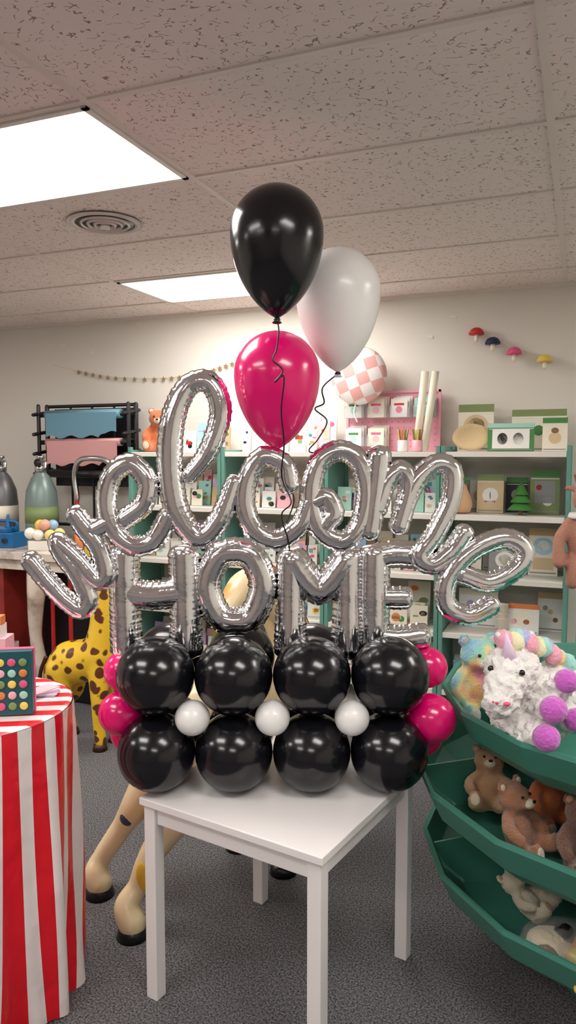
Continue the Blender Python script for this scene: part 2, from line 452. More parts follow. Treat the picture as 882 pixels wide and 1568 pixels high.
# ------------------------------------------------------------------ striped cloth table
def striped_table():
    loc = W(-1.03, 2.30); R = .325; TZ = .95; per = .085
    e = empty('striped_cloth_table', loc, YAW+.12)
    seg = 180; V = []; F = []; UVs = []
    rings = [0.001, .1, .2, .29, .315, R]
    for r in rings:
        for j in range(seg):
            a = 2*math.pi*j/seg; V.append((r*math.cos(a), r*math.sin(a), TZ-(.004 if r == R else 0)))
    nt_ = len(rings)
    hs = [.0, .012, .04, .12, .25, .4, .55, .7, .82, .9, .935]
    for h in hs:
        k = h/.935
        for j in range(seg):
            a = 2*math.pi*j/seg
            fold = .022*k**.6*math.sin(a*9+1.6*math.sin(a*2)+1.6*k)+.012*k*math.sin(a*20+1-3*k)
            r = R+.004+.010*k+fold
            V.append((r*math.cos(a), r*math.sin(a), TZ-.004-h+.012*k*math.sin(a*5)))
    def uvt(i): return (V[i][1]/per, V[i][0])
    for i in range(nt_-1):
        for j in range(seg):
            k = (j+1) % seg; f = (i*seg+j, i*seg+k, (i+1)*seg+k, (i+1)*seg+j); F.append(f); UVs += [uvt(q) for q in f]
    for i in range(len(hs)-1):
        o = (nt_+i)*seg
        for j in range(seg):
            k = (j+1) % seg; F.append((o+j, o+k, o+seg+k, o+seg+j))
            tw = lambda jj, h: jj*22/seg+h*(.25+.45*math.sin(jj*2*math.pi/seg*5+2))
            UVs += [(tw(j, hs[i]), 0), (tw(j+1, hs[i]), 0), (tw(j+1, hs[i+1]), 1), (tw(j, hs[i+1]), 1)]
    me = bpy.data.meshes.new('cloth'); me.from_pydata(V, [], F)
    me.materials.append(mat_uvstripe()); uvl = me.uv_layers.new(name='UVMap')
    for i, u in enumerate(UVs): uvl.data[i].uv = u
    me.polygons.foreach_set('use_smooth', [True]*len(F)); me.update()
    o = bpy.data.objects.new('cloth', me); scn.collection.objects.link(o); o.parent = e
    b = MB(); b.lathe([(R-.01, TZ-.03), (R-.01, TZ-.008)], M_tw, seg=40)
    b.lathe([(.16, 0), (.16, .03), (.03, .05), (.03, TZ-.03)], M_dark, seg=24)
    b.build('pedestal', parent=e)
striped_table()
# dotted game box and acrylic bin on it
b = MB(); Mb = mat('box_teal', S(26, 84, 92), .4)
b.box((0, 0, .1), (.15, .05, .2), Mb); b.box((0, .012, .1), (.154, .02, .204), P('hot'))
cols = ['yel', 'mint', 'hot', 'orange', 'olive', 'pinkp']
for i in range(4):
    for j in range(5):
        b.lathe([(.0125, 0), (.0125, .003), (.008, .005)], P(cols[(i*2+j) % 6]), c=(-.05+i*.033, -.026, .03+j*.034), rot=(math.pi/2, 0, 0), seg=16)
b.build('dotted_game_box', W(-.862, 2.22, .951), YAW+.15, bevel=.002)
b = MB()
for s_ in (-1, 1):
    b.box((s_*.06, 0, .08), (.004, .1, .16), M_acr); b.box((0, s_*.05, .08), (.12, .004, .16), M_acr)
b.box((0, 0, .003), (.12, .1, .006), M_acr); b.box((0, 0, .10), (.1, .08, .18), P('pinkp')); b.box((-.01, 0, .21), (.08, .06, .04), P('white')); b.box((0, 0, .245), (.06, .04, .03), P('orange'))
b.build('acrylic_card_bin', W(-.985, 2.43, .951), YAW, bevel=.001)
b = MB()
for i in range(6): b.box((0, 0, .002+i*.003), (.1, .06, .0025), P(['lav', 'white', 'pinkp'][i % 3]), rot=(0, 0, i*.2))
b.build('paper_stack', W(-.82, 2.40, .951), YAW)

# ------------------------------------------------------------------ painted pony statue behind table
e = empty('painted_pony_statue', W(0, 0), YAW)
b = MB()
b.tube([(-.46,2.84,.66),(-.36,2.86,.71),(-.2,2.93,.70),(-.04,3.02,.74),(.02,3.05,.80)], [.12,.16,.15,.155,.12], M_pony, seg=20)
b.tube([(-.02,3.03,.80),(.02,3.03,.95),(-.04,3.0,1.10),(-.12,2.96,1.20)], [.12,.095,.08,.075], M_pony, seg=18)
b.tube([(-.12,2.96,1.235),(-.18,2.90,1.21),(-.225,2.84,1.15),(-.235,2.82,1.12)], [.075,.07,.05,.047], M_pony, seg=18)
b.ell((-.09,2.93,1.31), (.02,.012,.045), M_pony); b.ell((-.16,3.0,1.30), (.02,.012,.045), M_pony)
b.tube([(-.42,2.86,.66),(-.53,2.84,.47),(-.60,2.82,.365),(-.66,2.83,.27),(-.745,2.83,.14),(-.765,2.81,.09),(-.75,2.80,.05)], [.12,.085,.062,.044,.040,.048,.052], M_pony, seg=16)
b.tube([(-.36,2.80,.62),(-.40,2.68,.44),(-.46,2.64,.34),(-.52,2.61,.25),(-.555,2.60,.16),(-.59,2.57,.10),(-.566,2.55,.05)], [.12,.085,.058,.043,.038,.048,.052], M_pony, seg=16)
b.tube([(.0,2.98,.66),(.0,2.96,.42),(-.01,2.97,.30),(-.02,2.97,.12),(-.02,2.96,.05)], [.09,.062,.05,.038,.045], M_pony, seg=16)
b.tube([(-.06,3.12,.66),(-.17,3.14,.44),(-.2,3.15,.30),(-.22,3.16,.12),(-.22,3.15,.05)], [.09,.062,.05,.038,.045], M_pony, seg=16)
b.build('body', remesh=.010, smooth=4, parent=e)
b = MB()
for c in ((-.75,2.80), (-.566,2.55), (-.02,2.96), (-.22,3.15)):
    b.lathe([(.058, 0), (.052, .03), (.04, .045)], M_hoof, c=(c[0], c[1], 0), seg=20)
Mbl = mat('smudge_blue', S(60, 70, 100), .4); Mye = mat('smudge_yellow', S(236, 190, 60), .4)
b.ell((-.63,2.79,.325), (.032,.022,.035), Mbl); b.ell((-.53,2.58,.21), (.028,.02,.06), Mye)
b.ell((-.155,2.855,1.235), .013, M_brown); b.ell((-.215,2.93,1.235), .013, M_brown)
b.ell((-.215,2.778,1.13), .009, M_brown); b.ell((-.262,2.795,1.13), .009, M_brown)
b.tube([(-.10,3.02,1.30),(-.02,3.08,1.2),(.07,3.1,1.0),(.08,3.12,.85)], [.02,.03,.03,.02], mat('mane', S(190, 120, 60), .5), seg=10)
b.tube([(-.55,2.9,.70),(-.62,2.95,.6),(-.63,2.96,.42)], [.02,.03,.012], mat('mane', S(190, 120, 60), .5), seg=10)
b.build('details', parent=e)

# ------------------------------------------------------------------ yellow giraffe statue
e = empty('giraffe_statue', W(0, 0), YAW)
b = MB()
b.tube([(-1.40,4.42,.42),(-1.33,4.40,.48),(-1.22,4.36,.51),(-1.12,4.32,.56)], [.10,.135,.13,.12], M_giraffe, seg=20)
b.tube([(-1.12,4.32,.56),(-1.09,4.31,.74),(-1.10,4.31,.95),(-1.14,4.31,1.14),(-1.15,4.30,1.22)], [.115,.09,.075,.062,.058], M_giraffe, seg=18)
b.tube([(-1.15,4.30,1.25),(-1.11,4.25,1.24),(-1.06,4.18,1.20)], [.06,.055,.036], M_giraffe, seg=16)
for s_ in (-1, 1):
    b.ell((-1.16+s_*.07, 4.33, 1.29), (.035,.012,.018), M_giraffe, rot=(0, -s_*.4, 0))
    b.tube([(-1.16+s_*.025,4.33,1.28),(-1.165+s_*.03,4.34,1.36)], .011, M_giraffe, seg=8)
legs = [(-1.12,4.24), (-1.06,4.38), (-1.40,4.34), (-1.36,4.50)]
for i, (x, y) in enumerate(legs):
    if i < 2: b.tube([(x,y+.03 if i==0 else y-.03,.50),(x+.005,y,.28),(x,y,.16),(x+.01,y,.05)], [.07,.048,.036,.036], M_giraffe, seg=14)
    else: b.tube([(x+.02,y,.46),(x+.035,y,.30),(x-.02,y,.20),(x,y,.05)], [.08,.055,.038,.036], M_giraffe, seg=14)
b.build('body', remesh=.012, smooth=5, parent=e)
b = MB()
for x, y in legs: b.lathe([(.045, 0), (.038, .035), (.02, .045)], mat('hoof_brown', S(60, 30, 15), .4), c=(x+.005, y, 0), seg=16)
b.tube([(-1.49,4.44,.50),(-1.53,4.45,.40),(-1.53,4.45,.28)], [.014,.012,.02], mat('hoof_brown', S(60, 30, 15), .4), seg=8)
for s_ in (-1, 1): b.ell((-1.16+s_*.03,4.34,1.37), .016, mat('hoof_brown', S(60, 30, 15), .4))
b.ell((-1.165,4.235,1.265), .011, M_brown); b.ell((-1.075,4.255,1.265), .011, M_brown)
b.tube([(-1.20,4.35,1.26),(-1.17,4.36,1.1),(-1.15,4.37,.9),(-1.17,4.38,.72)], [.012,.016,.016,.02], mat('hoof_brown', S(60, 30, 15), .4), seg=8)
b.build('details', parent=e)

# ------------------------------------------------------------------ shelving units
XB = [-3.01, -2.27, -1.53, -.79, -.05]
LV = [.12, .30, .66, 1.01, 1.385, 1.765]
for i in range(4):
    xa, xb = XB[i]+.002, XB[i+1]-.002
    b = MB()
    for x in (xa+.0125, xb-.0125):
        b.box2((x-.0125, 4.47, 0), (x+.0125, 4.50, 1.80), M_teal); b.box2((x-.0125, 4.87, 0), (x+.0125, 4.9, 1.80), M_teal)
        b.box2((x-.006, 4.50, .05), (x+.006, 4.87, 1.78), M_teal)
    for z in LV:
        b.box2((xa+.026, 4.48, z-.025), (xb-.026, 4.88, z), M_shelf)
        b.box2((xa+.026, 4.475, z-.032), (xb-.026, 4.48, z), M_shelf)
    b.build('shelving_unit', bevel=.002)

def card(b, x, y, z, w, h, base, motifs, tilt=.12, dth=.012):
    M = TR((x, y, z), (-tilt, 0, 0))
    b.box((0, 0, h/2), (w, dth, h), base, M=M)
    f = -dth/2-.0012
    for (mx, mz, mw, mh, m, kind) in motifs:
        if kind == 'b': b.box((mx*w, f, mz*h), (mw*w, .002, mh*h), m, M=M)
        else: b.lathe([(mw*w/2, -.001), (mw*w/2, .001)], m, c=(mx*w, f, mz*h), rot=(math.pi/2, 0, 0), seg=20, sc=(1, mh, 1), M=M, smooth=False)
PK = ['pinkp', 'hot', 'mint', 'teal', 'yel', 'orange', 'blue', 'green', 'cream', 'white', 'lav', 'red', 'sky', 'beige', 'olive', 'navy', 'black']
def stock(b, xa, xb, z, hmin=.12, hmax=.24, base=('white', 'cream', 'pinkp', 'white', 'white', 'cream', 'mint', 'white', 'sky', 'kraft', 'lav'), rows=3, wmin=.06, wmax=.12):
    for r_ in range(rows):
        x = xa+random.uniform(.005, .02); y = 4.80-.10*r_
        while x < xb-wmin:
            w = random.uniform(wmin, wmax); w = min(w, xb-x-.005)
            h = random.uniform(hmin, hmax)*(1-.2*r_)
            if r_ and random.random() < .12: x += w; continue
            mo = []
            for q in range(random.randint(3, 5)):
                mo.append((random.uniform(-.25, .25), random.uniform(.2, .85), random.uniform(.15, .5), random.uniform(.06, .2) if q % 2 else random.uniform(.6, 1), P(random.choice(PK)), 'b' if q % 2 else 'c'))
            card(b, x+w/2, y, z+.001, w*.94, h, P(random.choice(base)), mo)
            x += w+random.uniform(.002, .015)
def stock_obj(name, i, z, **kw):
    b = MB(); stock(b, XB[i]+.04, XB[i+1]-.04, z, **kw); b.build(name)
for i in range(3):
    stock_obj('greeting_card_display', i, 1.385, hmin=.16, hmax=.27)
    stock_obj('party_napkin_stock', i, 1.01, hmin=.15, hmax=.26)
    stock_obj('boxed_gift_stock', i, .66, hmin=.14, hmax=.25, wmin=.09, wmax=.17)
    stock_obj('craft_kit_stock', i, .30, hmin=.12, hmax=.24, wmin=.1, wmax=.2)
b = MB(); stock(b, XB[0]+.26, XB[1]-.04, 1.765, hmin=.14, hmax=.22, rows=2); b.build('picture_book_row')
b = MB(); stock(b, XB[1]+.04, XB[2]-.02, 1.765, hmin=.18, hmax=.27, rows=2, base=('white', 'cream', 'pinkp', 'white')); b.build('picture_book_row')
stock_obj('craft_kit_stock', 3, .30)
# right bay specific stock ------------------------------------------------
def header_pack(b, x, z, w, h, motif, hd='olive', y=4.70, base='white'):
    card(b, x, y, z+.001, w, h, P(base), [(0, .92, 1.0, .16, P(hd), 'b'), (0, .80, .96, .02, P('white'), 'b'), (0, .06, .9, .03, P('grey'), 'b')]+motif, tilt=.1)
b = MB(); header_pack(b, -.63, 1.765, .22, .30, [(0, .55, .7, .9, P('beige'), 'c'), (0, .55, .5, .9, P('kraft'), 'c')], hd='olive', base='cream', y=4.80)
b.build('woven_basket_pack')
b = MB(); Mw = mat('woven_rattan', S(216, 190, 148), .8, bump=.6, bscale=150)
for x, y, r in ((-.635, 4.68, .105),):
    b.lathe([(.001, .0), (r*.75, .004), (r, .022), (r*.99, .028), (r*.72, .012), (.001, .008)], Mw, c=(x, y, 1.767+r*.8), rot=(math.pi/2-.15, 0, 0), seg=36, sc=(1.1, .8, 1))
b.build('rattan_plate')
b = MB(); header_pack(b, -.40, 1.765, .27, .17, [(0, .45, .8, .7, P('white'), 'b'), (-.18, .45, .22, 1.2, P('black'), 'c'), (.16, .45, .22, 1.2, P('black'), 'c')], hd='mint', y=4.64, base='green')
b.build('panda_napkin_pack')
b = MB(); header_pack(b, -.25, 1.765, .32, .26, [(-.2, .45, .25, 1, P('beige'), 'c'), (.2, .45, .25, 1, P('grey'), 'c'), (0, .5, .2, 1, P('green'), 'c')], hd='olive', y=4.80, base='cream')
header_pack(b, -.15, 1.765, .14, .20, [(0, .4, .5, 1, P('beige'), 'c'), (0, .62, .3, .8, P('brown'), 'c')], hd='green', y=4.65, base='cream')
b.build('safari_decoration_pack')
Mfp = mat('felt_peach', S(230, 184, 140), .95, sheen=.3, bump=.3, bscale=200)
b = MB()
b.lathe([(.001, 0), (.05, .005), (.065, .05), (.055, .10), (.032, .15), (.028, .17), (.001, .19)], Mfp, c=(-.68, 4.62, 1.387), seg=24)
b.tube([(-.68,4.62,1.57),(-.675,4.62,1.60)], .004, P('brown'), seg=6); b.ell((-.655,4.62,1.59), (.028,.006,.012), P('green'), rot=(0, -.4, 0))
b.build('felt_pear')
b = MB()
for r, z0, hh in ((.075, .03, .07), (.06, .075, .07), (.042, .12, .07)):
    b.lathe([(r, z0), (r*.98, z0+.006), (.008, z0+hh)], mat('felt_green', S(70, 130, 60), .95, bump=.3, bscale=200), c=(-.33, 4.60, 1.387), seg=24)
b.lathe([(.012, 0), (.012, .035)], P('brown'), c=(-.33, 4.60, 1.387), seg=12)
b.build('felt_christmas_tree')
b = MB()
header_pack(b, -.52, 1.385, .16, .24, [(0, .45, .6, 1, P('white'), 'c'), (0, .45, .06, 5, P('grey'), 'c'), (0, .3, .4, .05, P('red'), 'b')], hd='olive', base='beige')
header_pack(b, -.37, 1.385, .13, .22, [(0, .5, .5, 1, P('grey'), 'c'), (.2, .3, .3, 1, P('white'), 'c')], hd='green', base='black', y=4.80)
header_pack(b, -.20, 1.385, .17, .27, [(0, .5, .7, .5, P('grey'), 'b'), (.1, .3, .35, 1, P('white'), 'c'), (-.2, .6, .2, 1, P('red'), 'c')], hd='green', base='olive')
header_pack(b, -.60, 1.385, .12, .20, [(0, .5, .6, 1, P('kraft'), 'c')], hd='white', base='cream', y=4.82)
b.build('christmas_ornament_pack')
b = MB()
header_pack(b, -.64, 1.01, .15, .22, [(0, .5, .6, 1, P('beige'), 'c'), (-.1, .62, .15, 1, P('black'), 'c')], hd='white', base='cream')
header_pack(b, -.50, 1.01, .14, .25, [(0, .5, .6, 1, P('pinkp'), 'c'), (.1, .4, .3, 1, P('lav'), 'c')], hd='cream', base='white', y=4.82)
header_pack(b, -.42, 1.01, .19, .18, [(0, .5, .6, .9, P('white'), 'c'), (0, .5, .4, .9, P('cream'), 'c')], hd='white', base='grey', y=4.66)
header_pack(b, -.20, 1.01, .17, .29, [(0, .62, .7, .9, P('sky'), 'c'), (0, .62, .45, .9, P('white'), 'c'), (0, .25, .7, .25, P('beige'), 'b')], hd='kraft', base='cream')
b.build('paper_plate_pack')
b = MB()
header_pack(b, -.58, .66, .24, .24, [(-.2, .6, .2, 1, P('lav'), 'c'), (.2, .7, .2, 1, P('yel'), 'c'), (0, .35, .3, 1, P('pinkp'), 'c'), (.3, .3, .15, 1, P('mint'), 'c')], hd='cream')
header_pack(b, -.30, .66, .18, .18, [(0, .5, .6, .9, P('cream'), 'c'), (.1, .4, .2, .9, P('orange'), 'c'), (-.3, .4, .2, .9, P('pinkp'), 'c')], hd='orange', y=4.62)
header_pack(b, -.15, .66, .15, .24, [(-.2, .6, .2, 1, P('grey'), 'c'), (.2, .3, .2, 1, P('brown'), 'c'), (0, .5, .2, 1, P('beige'), 'c')], hd='kraft', y=4.74)
b.build('patterned_napkin_pack')
b = MB()
for i in range(4): b.lathe([(.026, 0), (.036, .09), (.038, .092)], P('cream'), c=(-.42, 4.60, .662+i*.03), seg=24)
b.build('paper_cup_stack')

# pink pegboard with bins on top shelf
Mpk = mat('pegboard_pink', S(240, 170, 188), .5)
b = MB(); b.box2((-1.50, 4.86, 1.768), (-.86, 4.875, 2.17), Mpk)
for x in (-1.50, -.875): b.box2((x, 4.85, 1.768), (x+.015, 4.86, 2.17), Mpk)
b.box2((-1.5, 4.85, 2.155), (-.86, 4.86, 2.17), Mpk)
for i in range(15):
    for j in range(9): b.lathe([(.004, 0), (.004, .001)], P('hot'), c=(-1.47+i*.041, 4.8585, 1.80+j*.041), rot=(math.pi/2, 0, 0), seg=8, smooth=False)
b.build('pink_pegboard')
b = MB()
for zz in (1.99, 1.80):
  for k in range(4 if zz > 1.9 else 2):
    x = -1.42+k*.155; z = zz
    b.box((x, 4.80, z), (.13, .09, .004), M_acr); b.box((x, 4.755, z+.03), (.13, .003, .065), M_acr)
    for s_ in (-1, 1): b.box((x+s_*.065, 4.80, z+.04), (.003, .09, .08), M_acr)
    for q in range(3):
        card(b, x+(q-1)*.012, 4.785+q*.02, z+.003, .11, .12+q*.01, P(['white', 'cream', 'white', 'mint'][k]), [(0, .7, .6, .12, P(['green', 'hot', 'red', 'orange'][k]), 'b'), (0, .4, .4, 1, P(['mint', 'pinkp', 'hot', 'lav'][k]), 'c')], tilt=.1, dth=.004)
b.build('acrylic_sticker_bin')
b = MB()
for k, (x, t) in enumerate(((-.955, .10), (-.905, .13))):
    b.lathe([(.012, 0), (.024, 0), (.024, .50), (.014, .50), (.014, .02)], mat('wrap_roll', S(240, 234, 214), .4), c=(x-.03, 4.70, 1.775), rot=(0, t, 0), seg=24)
b.build('wrapping_paper_roll')
for x, c in ((-1.04, 'yel'), (-.95, 'brown')):
    b = MB(); b.lathe([(.03, 0), (.033, .002), (.033, .07), (.03, .07), (.03, .004), (.001, .004)], P('white' if c == 'yel' else 'pinkp'), c=(x, 4.56, 1.767), seg=24)
    for q in range(9):
        a = q*.7; b.tube([(x+.012*math.cos(a), 4.56+.012*math.sin(a), 1.775), (x+.032*math.cos(a), 4.56+.032*math.sin(a), 1.90)], .004, P(['olive', 'yel', 'brown', 'orange'][(q+(c == 'brown')*2) % 4]), seg=6, n=2)
    b.build('pencil_cup')
# round checkered foil balloon
b = MB(); Rb = .185
prof = [(1e-4, -.075)]+[(Rb*math.sin(a), -.075*math.cos(a)**.8) for a in np.linspace(.15, 1.5, 10)]+[(Rb*1.03, 0)]+[(Rb*math.sin(a), .075*math.cos(a)**.8) for a in np.linspace(1.5, .15, 10)]+[(1e-4, .075)]
b.lathe(prof, mat_checker('pink_checker', S(222, 166, 162), S(228, 222, 220), 13, .2), rot=(math.pi/2, 0, 0), seg=48)
b.tube([(-.02, .0, -.18), (-.03, 0, -.24), (-.01, 0, -.3)], .005, P('white'), seg=6)
b.build('checkered_foil_balloon', (-1.38, 4.73, 2.265))

# garlands ---------------------------------------------------------------
b = MB(); pts = [(-4.01, 4.905, 2.474), (-3.75, 4.905, 2.412), (-3.4, 4.905, 2.35), (-2.97, 4.905, 2.33), (-2.65, 4.905, 2.355), (-2.39, 4.905, 2.417)]
b.tube(pts, .0015, P('beige'), seg=5, n=6)
cp = catmull(pts[1:], 5)
for k, p in enumerate(cp):
    poly = [(p[0]+(.022 if q % 2 == 0 else .010)*math.sin(q*math.pi/5), p[2]-.012+(.022 if q % 2 == 0 else .010)*math.cos(q*math.pi/5)) for q in range(10)]
    b.prism(poly, 4.900, 4.904, mat('star_gold', S(150, 126, 92), .4, metal=.3))
b.build('star_garland')
b = MB(); mp = [(-.77, 2.635), (-.645, 2.555), (-.543, 2.49), (-.412, 2.42), (-.228, 2.365), (-.12, 2.39)]
b.tube([(x, 4.90, z) for x, z in mp], .0015, P('white'), seg=5)
for (x, z), c in zip(mp[1:5], ('red', 'navy', 'hot', 'yel')):
    b.lathe([(.048, 0), (.047, .012), (.035, .032), (.018, .042), (.001, .045)], P(c), c=(x, 4.87, z-.045), seg=24)
    b.lathe([(.012, 0), (.014, .02), (.012, .046)], P('cream'), c=(x, 4.87, z-.09), seg=14)
    for q in range(6): b.ell((x+.03*math.cos(q*1.05), 4.87+.03*math.sin(q*1.05), z-.018), .006, P('white'), seg=8)
b.build('mushroom_garland')
b = MB()
for x, z in ((-3.9, 2.62), (-3.2, 2.75), (-.95, 2.52), (-.80, 2.64), (-3.62, 2.55)): b.box((x, 4.916, z), (.04, .006, .018), M_paper, rot=(0, .2, 0))
b.build('wall_tape_scrap')

# ------------------------------------------------------------------ left corner: rack, tanks, counter
b = MB()
for x in (-3.92, -3.10):
    b.tube([(x, 4.72, 0), (x, 4.72, 2.12)], .018, M_dark, seg=10, n=2); b.tube([(x, 4.55, .02), (x, 4.85, .02)], .014, M_dark, seg=10, n=2)
    b.tube([(x, 4.62, 1.55), (x, 4.62, 2.12)], .015, M_dark, seg=10, n=2)
    for z in (1.6, 1.75, 1.9, 2.05): b.tube([(x, 4.56, z), (x, 4.76, z+.03)], .014, M_dark, seg=8, n=2)
for z in (1.62, 1.86, 2.12, 1.2, .5): b.tube([(-3.92, 4.72, z), (-3.10, 4.72, z)], .013, M_dark, seg=8, n=2)
for x in (-3.7, -3.5, -3.3): b.tube([(x, 4.73, 1.2), (x, 4.73, 2.12)], .009, M_dark, seg=6, n=2)
b.box2((-3.88, 4.76, 1.50), (-3.14, 4.77, 2.10), mat('vinyl_black', S(30, 28, 30), .45))
for z, m, r, hh in ((2.05, mat('vinyl_blue', S(104, 152, 172), .45, bump=.3, bscale=9), .035, .17), (1.84, mat('vinyl_pink', S(216, 158, 158), .45, bump=.3, bscale=9), .03, .17), (1.60, mat('vinyl_black', S(30, 28, 30), .45), .03, .0)):
    b.lathe([(r, 0), (r, .68), (.02, .68)], m, c=(-3.85, 4.63, z), rot=(0, math.pi/2, 0), seg=24)
    b.lathe([(.018, -.06), (.018, .74)], M_dark, c=(-3.85, 4.63, z), rot=(0, math.pi/2, 0), seg=16)
    if hh:
        n_ = 24; top = [(-3.83+.64*i/n_, z+.01) for i in range(n_+1)]; bot = [(-3.83+.64*i/n_, z-hh+.012*math.sin(i*.9)+(.03 if i > 18 else 0)) for i in range(n_, -1, -1)]
        b.prism(top+bot, 4.63-r-.004, 4.63-r, m)
b.build('fabric_roll_rack')
def tank(name, x, y, h, r, m, label):
    b = MB()
    b.lathe([(r*.9, 0), (r, .02), (r, h*.80), (r*.92, h*.86), (r*.6, h*.915), (r*.3, h*.94), (r*.28, h*.96)], m, c=(x, y, 0), seg=36)
    b.lathe([(r*.36, h*.94), (r*.36, h*.965), (r*.25, h*.97)], M_chr, c=(x, y, 0), seg=20)
    b.lathe([(.016, h*.96), (.016, h*.995), (.03, h), (.03, h*1.01), (.001, h*1.01)], M_chr, c=(x, y, 0), seg=16)
    b.lathe([(r+.002, h*.72), (r+.002, h*.79)], label, c=(x, y, 0), seg=36)
    b.lathe([(.03, 0), (.03, .012)], M_dark, c=(x+.02, y-.05, h*.98), rot=(math.pi/2, 0, 0), seg=18)
    b.tube([(x, y-.01, h*.985), (x+.06, y-.02, h*.985), (x+.07, y-.03, h*.96)], .010, M_chr, seg=8)
    b.build(name)
tank('helium_tank', -3.76, 4.44, 1.72, .12, mat('tank_teal', S(124, 142, 138), .35, metal=.2), P('olive'))
tank('helium_tank', -4.14, 4.44, 1.72, .12, mat('tank_grey', S(110, 110, 112), .35, metal=.3), P('cream'))
b = MB(); Mrd = mat('truck_red', S(170, 28, 34), .35)
for s_ in (-1, 1):
    b.tube([(-3.32+s_*.16, 4.40, .12), (-3.32+s_*.16, 4.46, .8), (-3.32+s_*.16, 4.50, 1.45)], .017, Mrd, seg=10)
    b.lathe([(.03, -.02), (.09, -.022), (.1, 0), (.09, .022), (.03, .02)], M_dark, c=(-3.32+s_*.21, 4.44, .1), rot=(0, math.pi/2, 0), seg=24)
b.tube([(-3.48,4.50,1.42),(-3.50,4.50,1.60),(-3.44,4.48,1.70),(-3.32,4.46,1.72),(-3.20,4.48,1.70),(-3.14,4.50,1.60),(-3.16,4.50,1.42)], .02, M_chr, seg=12)
for z in (.3, .6, .9, 1.2): b.tube([(-3.48, 4.42+.06*z, z), (-3.16, 4.42+.06*z, z)], .012, Mrd, seg=8, n=2)
b.box((-3.32, 4.31, .02), (.36, .18, .012), Mrd)
b.tube([(-3.5, 4.44, .1), (-3.14, 4.44, .1)], .012, M_dark, seg=8, n=2)
b.build('hand_truck')
Mmb = mat('marble', S(220, 206, 192), .2, col2=S(150, 128, 114), cscale=7, cdet=8, lo=.46, hi=.68, coat=.3)
b = MB(); Mcr = mat('counter_red', S(150, 46, 38), .45, col2=S(120, 34, 30), cscale=5)
b.box2((-4.5, 3.72, 1.07), (-2.93, 4.27, 1.12), Mmb); b.box2((-4.48, 3.75, 1.0), (-2.96, 4.25, 1.07), Mmb)
b.box2((-4.45, 3.80, .05), (-3.55, 4.22, 1.0), Mcr); b.box2((-4.42, 3.83, 0), (-3.58, 4.2, .05), M_dark)
for x in (-3.30,):
    b.tube([(x, 3.84, 1.0), (x+.02, 3.80, .85), (x-.02, 3.83, .55), (x+.01, 3.86, .25), (x, 3.84, .03)], [.07, .06, .04, .05, .075], Mmb, seg=14)
b.box2((-3.52, 4.15, .02), (-2.98, 4.2, 1.0), M_dark)
b.tube([(-3.05, 3.85, .03), (-3.05, 3.85, 1.0)], .014, Mrd, seg=10, n=2); b.tube([(-3.2, 3.86, .03), (-3.2, 3.86, .9)], .014, Mrd, seg=10, n=2)
for x, c in ((-4.2, 'green'), (-3.95, 'yel'), (-3.7, 'mint')):
    b.lathe([(.08, 0), (.08, .006)], P(c), c=(x, 3.797, .62), rot=(math.pi/2, 0, 0), seg=20)
b.build('marble_top_counter', bevel=.006)
b = MB(); Mpb = mat('pump_blue', S(20, 96, 150), .35)
b.box((0, 0, .05), (.26, .16, .1), Mpb); b.box((-.02, 0, .115), (.2, .13, .03), Mpb)
for x in (-.07, .04): b.lathe([(.026, .12), (.02, .15), (.011, .19), (.009, .22), (.002, .22)], Mpb, c=(x, 0, 0), seg=20)
b.tube([(-.1, 0, .12), (-.1, 0, .17), (.1, 0, .17), (.1, 0, .12)], .01, Mpb, seg=8)
b.lathe([(.02, 0), (.02, .01)], M_dark, c=(.07, -.085, .05), rot=(math.pi/2, 0, 0), seg=16)
b.build('balloon_inflator', (-3.66, 3.93, 1.121), .1, bevel=.008)
b = MB()
b.box((0, 0, .03), (.2, .14, .06), M_paper)
for i, (x, y, z) in enumerate(((-.07,0,.09),(0,.02,.09),(.07,0,.09),(-.03,-.05,.09),(.04,-.05,.09),(-.04,0,.15),(.03,.01,.15),(.0,-.03,.155),(-.08,-.05,.10),(.09,-.04,.10))):
    round_balloon(b, (x*1.2, y, z+.01), .036, mat('ball_'+str(i % 5), [S(236, 200, 80), S(150, 190, 220), S(240, 170, 150), S(240, 236, 228), S(236, 214, 130)][i % 5], .3), (0, 0, -1))
b.build('sample_balloon_tray', (-3.28, 3.92, 1.121), .2)
b = MB()
for q in range(5): b.tube([(.02*q-.04, 0, 0), (.02*q-.05, .01*math.sin(q), .12), (.03*q-.06, 0, .2)], .008, P(['orange', 'lav', 'mint', 'pinkp', 'kraft'][q]), seg=8)
b.lathe([(.045, 0), (.05, .1), (.045, .1), (.04, .005)], P('orange'), seg=20)
b.build('balloon_tool_cup', (-3.06, 4.0, 1.121))

